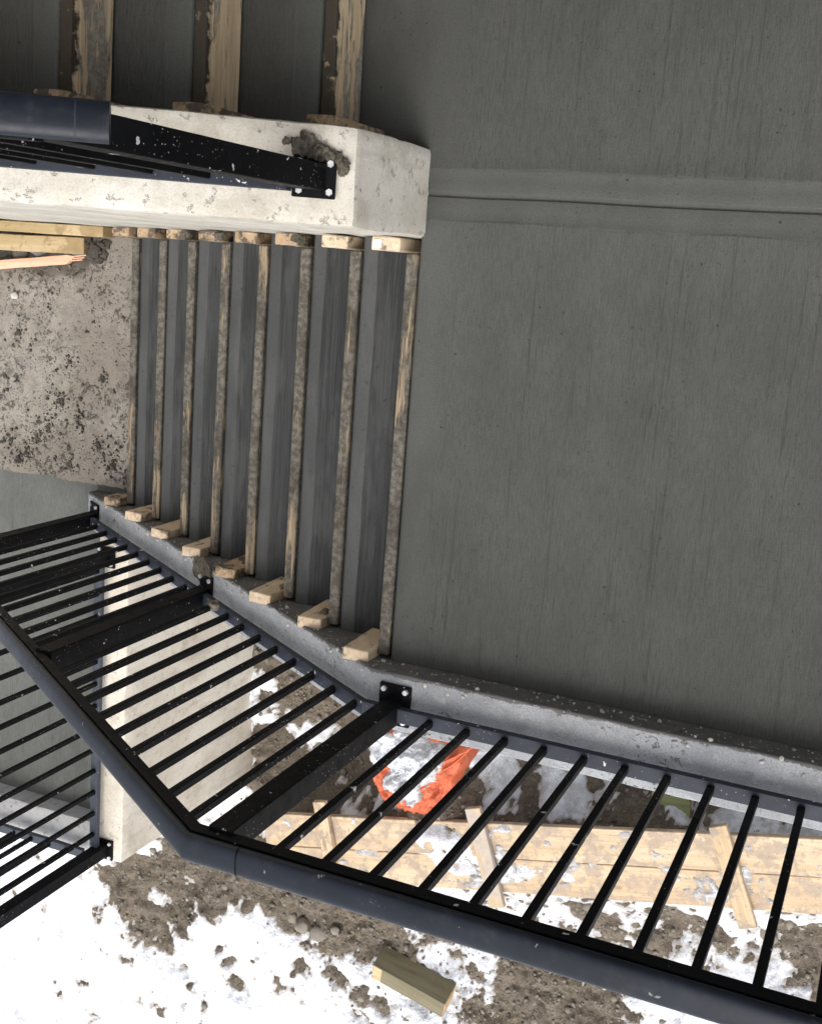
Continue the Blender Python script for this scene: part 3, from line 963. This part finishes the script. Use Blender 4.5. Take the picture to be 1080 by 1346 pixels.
CLODS = [(3.42, 4.22, .055), (3.67, 4.43, .045), (3.28, 4.41, .05), (2.84, 4.16, .035), (2.61, 4.12, .03), (2.0, 4.05, .1), (1.95, 3.6, .08), (1.75, 3.55, .07), (3.35, 4.27, .03), (2.3, 4.2, .04), (2.45, 4.35, .03), (1.55, 3.45, .06)]
SNOWP = [(3.17, 2.60, .09), (3.16, 2.38, .06), (3.02, 2.62, .045), (1.62, 2.55, .24), (.37, 2.5, .22), (2.85, 2.72, .12), (2.75, 2.5, .06), (1.25, 2.62, .09), (1.0, 2.45, .09), (2.42, 2.85, .10), (.9, 2.5, .08), (3.9, 4.02, .06), (3.6, 4.05, .06)]
gx = axis_(-.45, 5.6, .0125, 150.0)
gy = axis_(2.0, 5.6, .0125, 150.0)
GX, GY = np.meshgrid(gx, gy, indexing='ij')
near = (np.abs(GX - 2.5) < 6) & (np.abs(GY - 3.5) < 5)
H0 = base_h(GX, GY)
dm = np.full(GX.shape, -9.0)
for P in DIRT: dm = np.maximum(dm, poly_d(GX, GY, P))
for (x, y, r) in CLODS: dm = np.maximum(dm, r - np.hypot(GX - x, (GY - y) * 1.5))
for (x, y, r) in SNOWP: dm = np.minimum(dm, np.hypot(GX - x, GY - y) - r)
edge_n = (.11 * fbm(GX, GY, 5.5, 5, .65) + .07 * fbm(GX, GY, 26, 3, .6, 4)) * (1 - .4 * sstep(2.4, 3.0, GX))
S = np.clip(-(dm + edge_n), -.09, .10) * .42           # snow thickness over the base, negative where bare
streak = fbm(GX * 1.0 + GY * .4, GY * .35 - GX * .2, 7.5, 4, .6, 9)
mixed = 1.5 * np.exp(-((GX - 1.7) / .45) ** 2 - ((GY - 3.85) / .35) ** 2) + .8 * np.exp(-((GX - 1.75) / .5) ** 2 - ((GY - 3.4) / .18) ** 2)
trw = sstep(.10, -.04, GY - yp(GX)) * sstep(2.75, 2.45, GX)
lowf = fbm(GX, GY, 2.4, 2, .5, 31)
S = S * (1 - trw) + trw * (.10 * (streak + .03) + .05 * lowf)
blw = np.exp(-((GY - yp(GX) - .60) / .24) ** 2) * sstep(2.7, 2.3, GX)
S = S * (1 - .75 * blw) + .75 * blw * (.085 * (streak + .12) + .04 * lowf)
S = S - mixed * (.060 * (streak + .16)) - .03 * sstep(.25, .5, fbm(GX, GY, 13, 4, .6, 21)) * sstep(5.2, 3.4, GY) * sstep(2.9, 2.0, GX)
rockn = fbm(GX, GY, 11, 5, .62)
clodn = np.abs(fbm(GX, GY, 6.0, 4, .6, 3))
RD = np.where(near, .045 * rockn + .075 * (clodn - .15) + .012 * fbm(GX, GY, 38, 2, .6, 17), 0)
def grid_mesh(name, X, Y, Z, keep=None, thick=None):
    nx, ny = X.shape
    co = np.stack([X, Y, Z], -1).reshape(-1, 3)
    i = np.arange(nx * ny).reshape(nx, ny)
    q = np.stack([i[:-1, :-1], i[1:, :-1], i[1:, 1:], i[:-1, 1:]], -1).reshape(-1, 4)
    tk = thick.reshape(-1) if thick is not None else None
    if keep is not None:
        k = keep.reshape(-1)
        q = q[k[q].any(1)]
        used = np.zeros(nx * ny, bool); used[q] = True
        remap = np.cumsum(used) - 1
        co = co[used]; q = remap[q]
        if tk is not None: tk = tk[used]
    me = bpy.data.meshes.new(name)
    me.vertices.add(len(co)); me.vertices.foreach_set('co', co.ravel().astype(np.float32))
    me.loops.add(q.size); me.loops.foreach_set('vertex_index', q.ravel().astype(np.int32))
    me.polygons.add(len(q))
    me.polygons.foreach_set('loop_start', np.arange(0, q.size, 4, dtype=np.int32))
    me.polygons.foreach_set('loop_total', np.full(len(q), 4, dtype=np.int32))
    me.polygons.foreach_set('use_smooth', np.ones(len(q), bool))
    me.update(calc_edges=True)
    if tk is not None:
        at = me.attributes.new('thick', 'FLOAT', 'POINT'); at.data.foreach_set('value', tk.astype(np.float32))
    return me
ZD = H0 + RD
ZS = H0 + S + np.where(near, .020 * fbm(GX, GY, 7, 5, .55, 2), .03)
outx = np.where(near, 0, 1)
o = obj('ground', grid_mesh('ground', GX, GY, ZD), 'dirt'); struct(o)
o = obj('snow', grid_mesh('snow', GX, GY, ZS, (ZS > ZD - .02), ZS - ZD), 'snow'); struct(o, 'stuff', 'bright trodden snow lying in patches over the dirt', 'snow')
def ground_z(x, y):
    i = min(max(np.searchsorted(gx, x), 1), len(gx) - 1); j = min(max(np.searchsorted(gy, y), 1), len(gy) - 1)
    return float(max(ZD[i, j], ZS[i, j])), bool(ZS[i, j] > ZD[i, j])

# loose gravel scattered over the bare dirt (uncountable)
def ico_batch(name, items, m, sub=1):
    base = bmesh.new(); bmesh.ops.create_icosphere(base, subdivisions=sub, radius=1)
    bv = np.array([v.co for v in base.verts]); base.verts.index_update()
    bf = np.array([[v.index for v in f.verts] for f in base.faces]); base.free()
    V = []; F = []
    for k, (x, y, z, r, e) in enumerate(items):
        rs = np.random.RandomState(k)
        a = rs.rand() * 6.28
        p = bv * (1 + .5 * (rs.rand(len(bv), 1) - .5)) * np.array([r, r * (.6 + .5 * rs.rand()), r * e])
        p = np.stack([p[:, 0] * np.cos(a) - p[:, 1] * np.sin(a), p[:, 0] * np.sin(a) + p[:, 1] * np.cos(a), p[:, 2]], 1) + np.array([x, y, z])
        F.append(bf + k * len(bv)); V.append(p)
    me = bpy.data.meshes.new(name)
    me.from_pydata(np.concatenate(V).tolist(), [], np.concatenate(F).tolist())
    me.polygons.foreach_set('use_smooth', np.ones(len(me.polygons), bool))
    return obj(name, me, m)
it = []
rs = np.random.RandomState(11)
while len(it) < 3200:
    x = rs.uniform(-.2, 4.6); y = rs.uniform(2.1, 5.0)
    z, sn = ground_z(x, y)
    if sn and rs.rand() > .035: continue
    r = .004 + .012 * rs.rand() ** 3 + (.022 * rs.rand() if rs.rand() < .06 else 0)
    it.append((x, y, z + r * .15, r, .6))
while len(it) < 4100:
    x = 1.75 + .55 * rs.randn(); y = 3.75 + .33 * rs.randn()
    if x > 2.9 or y < 3.2: continue
    z, sn = ground_z(x, y)
    r = .003 + .013 * rs.rand() ** 3
    it.append((x, y, z + r * .2, r, .6))
o = ico_batch('gravel', it, 'stone'); struct(o, 'stuff', 'loose brown gravel scattered over the bare dirt', 'gravel')
it = []
while len(it) < 700:
    x = rs.uniform(3.25, 4.6); y = rs.uniform(-.07, 1.1)
    if rs.rand() > .25 + .75 * (x > 3.7 and y < .5): continue
    r = .003 + .007 * rs.rand() ** 3
    zz = -1.402 - (min(.09, max(0, (.16 - y) * .8)) if x > 3.6 else 0)
    it.append((x, y, zz + r * .2, r, .6))
o = ico_batch('grit', it, 'stone'); struct(o, 'stuff', 'fine grit and pebbles lying on the dirty slab', 'grit')

cl = [(3.98, .45, .05), (3.72, .75, .07), (3.86, .95, .06), (3.92, 1.03, .05), (3.50, .93, .06), (3.42, 1.02, .07), (3.98, 1.06, .05), (3.66, 1.04, .05), (4.03, .98, .05), (3.62, .82, .05), (3.68, .55, .04), (3.33, 1.08, .05), (3.80, .88, .06), (3.48, .62, .04)]
cl += [(rs.uniform(3.28, 4.4), .15 + 1.0 * rs.rand() ** .7, rs.uniform(.006, .022)) for _ in range(60)]
it = []
for (cx, cy, cr) in cl:
    for _ in range(int(4 + 1500 * cr * (cr > .03) + 350 * cr)):
        a = rs.rand() * 6.28; d = cr * abs(rs.randn()) * .55
        x = cx + d * math.cos(a); y = cy + d * 1.3 * math.sin(a)
        if not (3.24 < x < 4.6 and .1 < y < 1.11): continue
        r = .0018 + .0085 * rs.rand() ** 4
        it.append((x, y, -1.401 + r * .25, r, .65))
o = ico_batch('soil_crumbs', it, 'soil'); struct(o, 'stuff', 'dark soil crumbs spilled in clusters over the dirty slab', 'soil')

it = []
for _ in range(260):
    x = rs.uniform(-.3, 3.4); e = rs.rand()
    if e < .55: y, z = YC0 - .002, zcurb(x) - .01 - .075 * rs.rand()
    elif e < .85: y, z = YC0 + .028 * rs.rand(), zcurb(x) + .001
    else: y, z = YC0 + .07 * rs.rand(), zcurb(x) + .001
    it.append((x, y, z, .0025 + .007 * rs.rand() ** 3, .7))
o = ico_batch('cement_splatter', it, 'splat')
o.parent = cbo; o['kind'] = 'stuff'; o['label'] = 'pale dried cement splatter along the inner edge'
# countable rocks
def rock(x, y, z, sx, sy, sz, seed, m, label, rz=0, group=None):
    bm = lump(3, sx, sy, sz, .28, 1.4, seed)
    o = obj('rock', bm, m, None, (x, y, z), (0, 0, rz)); smooth(o, 60)
    tag(o, label, 'rock', group)
rock(3.915, .035, -1.462, .068, .042, .05, 2.0, 'palestone', 'large pale rounded rock between the yellow lumber and the pink lath', .1)
rock(3.70, .025, -1.47, .03, .035, .04, 5.0, 'palestone', 'grey stone just left of the soil clump by the pink lath', .5)
rock(3.76, .03, -1.475, .028, .03, .03, 6.0, 'stone', 'dark angular stone next to the large pale rock', 1.0)
rock(4.03, .06, -1.468, .04, .04, .035, 8.0, 'stone', 'brown stone at the left edge under the yellow lumber', .3)
rock(3.865, .175, -1.40, .018, .014, .014, 9.0, 'stone', 'small stone lying below the pink lath on the slab', .3)
rock(4.0, .27, -1.395, .018, .017, .014, 12.0, 'palestone', 'small pale pebble on the gritty left edge of the slab', .3)
for i, (x, y, r) in enumerate(((2.745, 3.90, .058), (2.845, 3.865, .048), (2.925, 3.85, .04), (2.63, 3.83, .03))):
    z, _ = ground_z(x, y)
    rock(x, y, z + .01, r, r * .85, r * .6, 3.3 + i * 2, 'stone', ['largest round brown rock at the snow edge of the dirt strip', 'middle brown rock of the row at the snow edge', 'leftmost brown rock of the row at the snow edge', 'smallest rightmost brown rock of the row at the snow edge'][i], i)
for i, (x, y, r, lab) in enumerate(((1.10, 3.62, .05, 'brown stone in the dirt seen between the railing pickets'), (2.86, 2.78, .045, 'stone in the dirt pit behind the thick railing post'), (.25, 3.10, .05, 'dark stone beside the right end of the planks'))):
    z, _ = ground_z(x, y)
    rock(x, y, z + .005, r, r * .8, r * .5, 7.7 + i * 2, 'stone', lab, i * 1.3)

# ------------------------------------------------------------------ plank panel with battens
pang = math.atan(-.219)
def pw(s_, t_):     # along the panel (towards -x) and across (towards +y)
    ux, uy = math.cos(math.atan(.219)), math.sin(math.atan(.219))
    return Vector((2.99 - s_ * ux - t_ * uy * -1 * -1, 3.055 - s_ * uy + t_ * ux, 0))
pp = empty('plank_panel', (1.5, 2.9, -2.29))
tag(pp, 'muddy pine planks lying side by side over the trench outside the railing', 'planks')
pz = -2.25
def pl_mesh(ln, wd, th, seed):
    bm = box(0, ln, 0, wd, -th, 0, .003, 1, (.08, 0, 0))
    for v in bm.verts: v.co.z += .008 * n3((v.co.x, seed, v.co.y), 1.6); v.co.y += .006 * n3((v.co.x, seed, 1), 1.2)
    return bm
ang = math.atan2(-.219 * 1, -1)      # direction from left end towards -x
def place(s_, t_, z_):
    ux, uy = math.cos(ang), math.sin(ang)          # along
    vx, vy = -uy * -1, ux * -1                      # across, towards +y
    return Vector((2.99 + s_ * ux + t_ * vx * -1 * -1, 3.055 + s_ * uy + t_ * vy, z_))
across = Vector((math.sin(ang), -math.cos(ang), 0))
along = Vector((math.cos(ang), math.sin(ang), 0))
if across.y < 0: across = -across
def pl_at(s_, t_, z_): return Vector((2.99, 3.055, 0)) + along * s_ + across * t_ + Vector((0, 0, z_))
for i, (s0, t0, ln, z_) in enumerate(((0, .185, 3.9, 0), (.03, .375, 3.9, -.006))):
    # object x axis along the plank, y axis opposite to 'across' (right handed with z up)
    o = obj('plank', pl_mesh(ln, .184, .038, i * 5.0), 'plank', pp, pl_at(s0, t0, pz + z_) - pp.location, (0, 0, ang))
def batten(px0, px1, z_, ln, wd, lab=None, m='batten'):
    a = Vector((px0[0], px0[1], z_)); b = Vector((px1[0], px1[1], z_))
    d = (b - a).normalized()
    bm = box(-wd / 2, wd / 2, 0, ln, 0, .036, .003, 1, (0, .06, 0), .002, 12)
    o = obj('batten', bm, m, pp, a - pp.location, (0, 0, math.atan2(d.y, d.x) - math.pi / 2))
    if lab: o['label'] = lab
batten((2.62, 2.875), (2.525, 3.225), pz + .008, .36, .075)
batten((1.745, 2.685), (1.56, 3.205), pz + .008, .54, .085, 'snowy mud-caked batten nailed across the planks', 'batten2')
batten((.535, 2.46), (.335, 2.925), pz + .008, .51, .085, 'clean pine batten nailed across the right end of the planks')
# snow lying on the planks
sx_ = np.arange(.05, 3.6, .009); ty_ = np.arange(.0, .365, .009)
SX, TY = np.meshgrid(sx_, ty_, indexing='ij')
fld = fbm(SX * .9, TY * 1.4, 10.0, 5, .68, 5) + .35 * fbm(SX, TY, 1.8, 2, .5, 8)
fld = fld + .35 * (np.exp(-((SX - .55) / .12) ** 2) + np.exp(-((SX - 1.4) / .18) ** 2) + .6 * np.exp(-((SX - 2.55) / .12) ** 2 - ((TY - .24) / .12) ** 2) + .5 * np.exp(-((SX - 1.2) / .15) ** 2)) - .34
fld = fld + .22 * fbm(SX, TY, 34, 3, .6, 3)
zz = pz - .004 + np.clip(fld * .04, -.02, .014)
ex = np.minimum(np.minimum(TY, .36 - TY), .03) / .03
zz = zz - (1 - ex) * .01
PXX = 2.99 + along.x * SX + across.x * TY; PYY = 3.055 + along.y * SX + across.y * TY
o = obj('snow', grid_mesh('plank_snow', PXX, PYY, zz, zz > pz - .012, zz - pz + .004), 'snow'); struct(o, 'stuff', 'thin crusts of snow frozen onto the muddy planks', 'snow')

# green board stub in the trench
o = obj('board_stub', box(-.10, .10, -.12, .12, -.02, .02, .003, 1, .05, .003, 8), 'green', None, (.80, 2.60, -2.55), (.2, .1, .15))
tag(o, 'mossy green board stub with a hole, down in the trench by the planks', 'board')
bm = bmesh.new(); bmesh.ops.create_cone(bm, cap_ends=True, segments=14, radius1=.014, radius2=.014, depth=.006)
obj('hole', bm, 'soil', o, (.01, -.01, .021))

# ------------------------------------------------------------------ orange tarp bundle with snow on it
TP = np.array([(2.33, 2.42), (2.18, 2.36), (2.04, 2.35), (1.82, 2.35), (1.775, 2.45), (1.81, 2.60), (1.85, 2.78), (2.00, 2.88), (2.20, 2.87), (2.31, 2.80), (2.37, 2.70), (2.345, 2.62), (2.385, 2.52)]) - np.array([2.09, 2.60])
_ta = np.arctan2(TP[:, 1], TP[:, 0]); _tr = np.hypot(TP[:, 0], TP[:, 1]); _o = np.argsort(_ta)
_ta, _tr = _ta[_o], _tr[_o]
def tarp_r(th): return np.interp(th, np.concatenate([_ta - 2 * np.pi, _ta, _ta + 2 * np.pi]), np.tile(_tr, 3))
rr_ = np.linspace(0.0, 1.12, 60); th_ = np.linspace(-np.pi, np.pi, 150)
RR, TH = np.meshgrid(rr_, th_, indexing='ij')
U, V_ = np.minimum(RR, 1.0) * np.cos(TH), np.minimum(RR, 1.0) * np.sin(TH)
_B = (tarp_r(TH) + tarp_r(TH + .12) + tarp_r(TH - .12)) / 3
fold = .055 * np.sin(TH * 9 + 5 * fbm(np.cos(TH), np.sin(TH), 1.5, 2)) * sstep(.55, 1.0, RR)
rim = RR * (1 + fold + .05 * fbm(U, V_, 2.4, 3, .5, 4) * sstep(.2, .7, RR))
TX = 2.13 + 1.07 * _B * np.minimum(rim, 1.06) * np.cos(TH); TY2 = 2.60 + 1.04 * _B * np.minimum(rim, 1.06) * np.sin(TH)
TZ = -2.30 + .075 * (1 - RR ** 2) - .03 * np.exp(-((U - .1) / .3) ** 2 - ((V_ + .1) / .3) ** 2) - .50 * sstep(.78, 1.12, RR) + .06 * fbm(U, V_, 2.2, 4, .6, 1) * sstep(1.1, .8, RR)
TZ = TZ + .016 * np.abs(fbm(U, V_, 4.5, 4, .6, 51)) * 4 - .02
o = obj('tarp_bundle', grid_mesh('tarp_bundle', TX, TY2, TZ), 'tarp'); struct(o, '')
del o['kind']
tag(o, 'crumpled orange plastic sheet bundle half covered in snow, behind the railing', 'tarp')
tb = o
SP = [(2.44, 2.50), (2.35, 2.40), (2.20, 2.38), (2.06, 2.37), (1.90, 2.36), (1.88, 2.43), (1.94, 2.53), (2.00, 2.66), (2.06, 2.76), (2.18, 2.82), (2.25, 2.73), (2.28, 2.63), (2.33, 2.68), (2.41, 2.62)]
md = fbm(U, V_, 3.0, 5, .65, 14)
crack = np.abs(fbm(U, V_, 1.7, 3, .55, 40))
fs = np.clip(poly_d(TX, TY2, SP) * 5.5, -.6, .45) + .38 * md - .35 * sstep(.030, .006, crack)
ZS2 = TZ - .004 + np.clip(fs * .075, -.03, .024)
o = obj('snow', grid_mesh('tarp_snow', TX, TY2, ZS2, ZS2 > TZ - .012, ZS2 - TZ + .004), 'snow'); struct(o, 'stuff', 'crust of snow lying on the orange tarp', 'snow')

# loose flap of the sheet folded over at the right
fu_ = np.linspace(0, 1, 22); fv_ = np.linspace(-1, 1, 12)
FU, FV = np.meshgrid(fu_, fv_, indexing='ij')
wd_ = .055 * np.sin(np.pi * np.clip(FU * .92 + .06, 0, 1)) ** .7
FX = 1.985 - .20 * FU + wd_ * FV * .45; FY = 2.535 - .165 * FU + wd_ * FV * .85 + .02 * np.sin(FU * 3)
FZ = -2.275 + .03 * np.sin(FU * 3.1) + .022 * FV ** 2 + .02 * fbm(FX, FY, 14, 3)
fm = grid_mesh('flap', FX, FY, FZ)
fo = obj('flap', fm, 'tarp', tb); smooth(fo, 60)
sm_ = fo.modifiers.new('thickness', 'SOLIDIFY'); sm_.thickness = .006

# ------------------------------------------------------------------ timber block on the snow
z, _ = ground_z(2.08, 3.95)
ba = math.atan2(3.932 - 3.83, 1.863 - 2.304)
t = empty('timber_block', (2.10, 3.945, z + .012), (.42, 0, ba))
tag(t, 'greenish treated timber offcut lying on the snow outside the railing', 'timber')
bm = box(-.23, .23, -.07, .07, 0, .145, .002, 1, (.06, .04, .05), .0015, 9)
bo = obj('block', bm, 'treated', t)
bm = box(-.005, .005, -.066, .066, .004, .141, .001, 1)
obj('end_grain', bm, 'treated_end', t, (.2285, 0, 0))
bm = box(-.028, .028, -.066, .066, -.003, .003, .001, 1)
obj('saw_cut', bm, 'treated_end', t, (-.198, 0, .1445))

# ------------------------------------------------------------------ yellow lumber, lath, soil clump on the lower slab
def lumber(name, x0, x1, y0, y1, z0, z1, m, label, rz=0.0, seed=0.0):
    cx, cy = x0, (y0 + y1) / 2
    bm = box(0, x1 - x0, -(y1 - y0) / 2, (y1 - y0) / 2, 0, z1 - z0, .003, 1, (.08, 0, 0), .002, 5)
    o = obj(name, bm, m, None, (cx, cy, z0), (0, 0, rz))
    return tag(o, label, 'lumber')
lumber('lumber', 3.43, 5.0, -.078, -.030, -1.40, -1.315, 'beam', 'longer yellow board standing on edge against the dividing wall', .004)
lumber('lumber', 3.575, 5.0, -.024, .052, -1.41, -1.365, 'beam', 'shorter yellow board lying flat beside the one against the wall', .02)
bm = box(0, 1.0, -.021, .021, 0, .018, .002, 1, (.05, 0, 0), .002, 7)
for v in bm.verts:
    if v.co.x < .03: v.co.y = v.co.y * .8 + .004; v.co.x += .05 * (v.co.y > 0)
for q in range(3):
    b2 = box(-.06 + q * .012, .05, -.014 + q * .009, -.009 + q * .009, .004, .012, 0)
    me = bpy.data.meshes.new('tmp'); b2.to_mesh(me); b2.free(); bm.from_mesh(me); bpy.data.meshes.remove(me)
o = obj('lath', bm, 'lath', None, (3.63, .075, -1.392), (0, 0, .125))
tag(o, 'pink splintered wooden lath lying across the gritty left edge of the slab', 'lath')
bm = bmesh.new()
for i in range(26):
    a = random.random() * 6.28; rr = random.random() ** .6
    b2 = lump(2, random.uniform(.012, .034), random.uniform(.012, .03), random.uniform(.010, .022), .5, 2.4, i * 1.9)
    for v in b2.verts: v.co += Vector((3.535 + .06 * rr * math.cos(a), -.0 + .085 * rr * math.sin(a) - .2 * .06 * rr * math.cos(a), -1.40 + .03 * (1 - rr)))
    me = bpy.data.meshes.new('tmp'); b2.to_mesh(me); b2.free(); bm.from_mesh(me); bpy.data.meshes.remove(me)
o = obj('soil_clump', bm, 'soil')
tag(o, 'black crumbly soil clump at the broken end of the pink lath', 'soil')

# cement drip running over the flight curb
o = obj('cement_drip', lump(4, .085, .055, .012, .45, 2.2, 4.4), 'mortar', None, (2.375, 1.185, zcurb(2.375) + .006), (0, math.atan(SLOPE), .35)); smooth(o, 60)
tag(o, 'grey cement drip smeared over the flight curb under a form cleat', 'mortar')

# ------------------------------------------------------------------ slabs added out of view to shade the landing and upper flight; side wall
o = obj('shade_slab', box(-2.2, 1.1, -4.5, .55, 4.2, 4.45, .01, 1), 'slab')
tag(o, 'added unseen canopy slab above the landing', 'blocker')
o = obj('shade_slab', box(1.104, 5.5, -4.5, -.55, 4.2, 4.45, .01, 1), 'slab')
tag(o, 'narrow added unseen canopy slab above the upper flight', 'blocker')
o = obj('end_wall', box(-2.2, 5.5, -2.6, -2.4, -3, 4.18, .01, 1), 'slab')
tag(o, 'concrete side wall beyond the upper flight', 'wall')
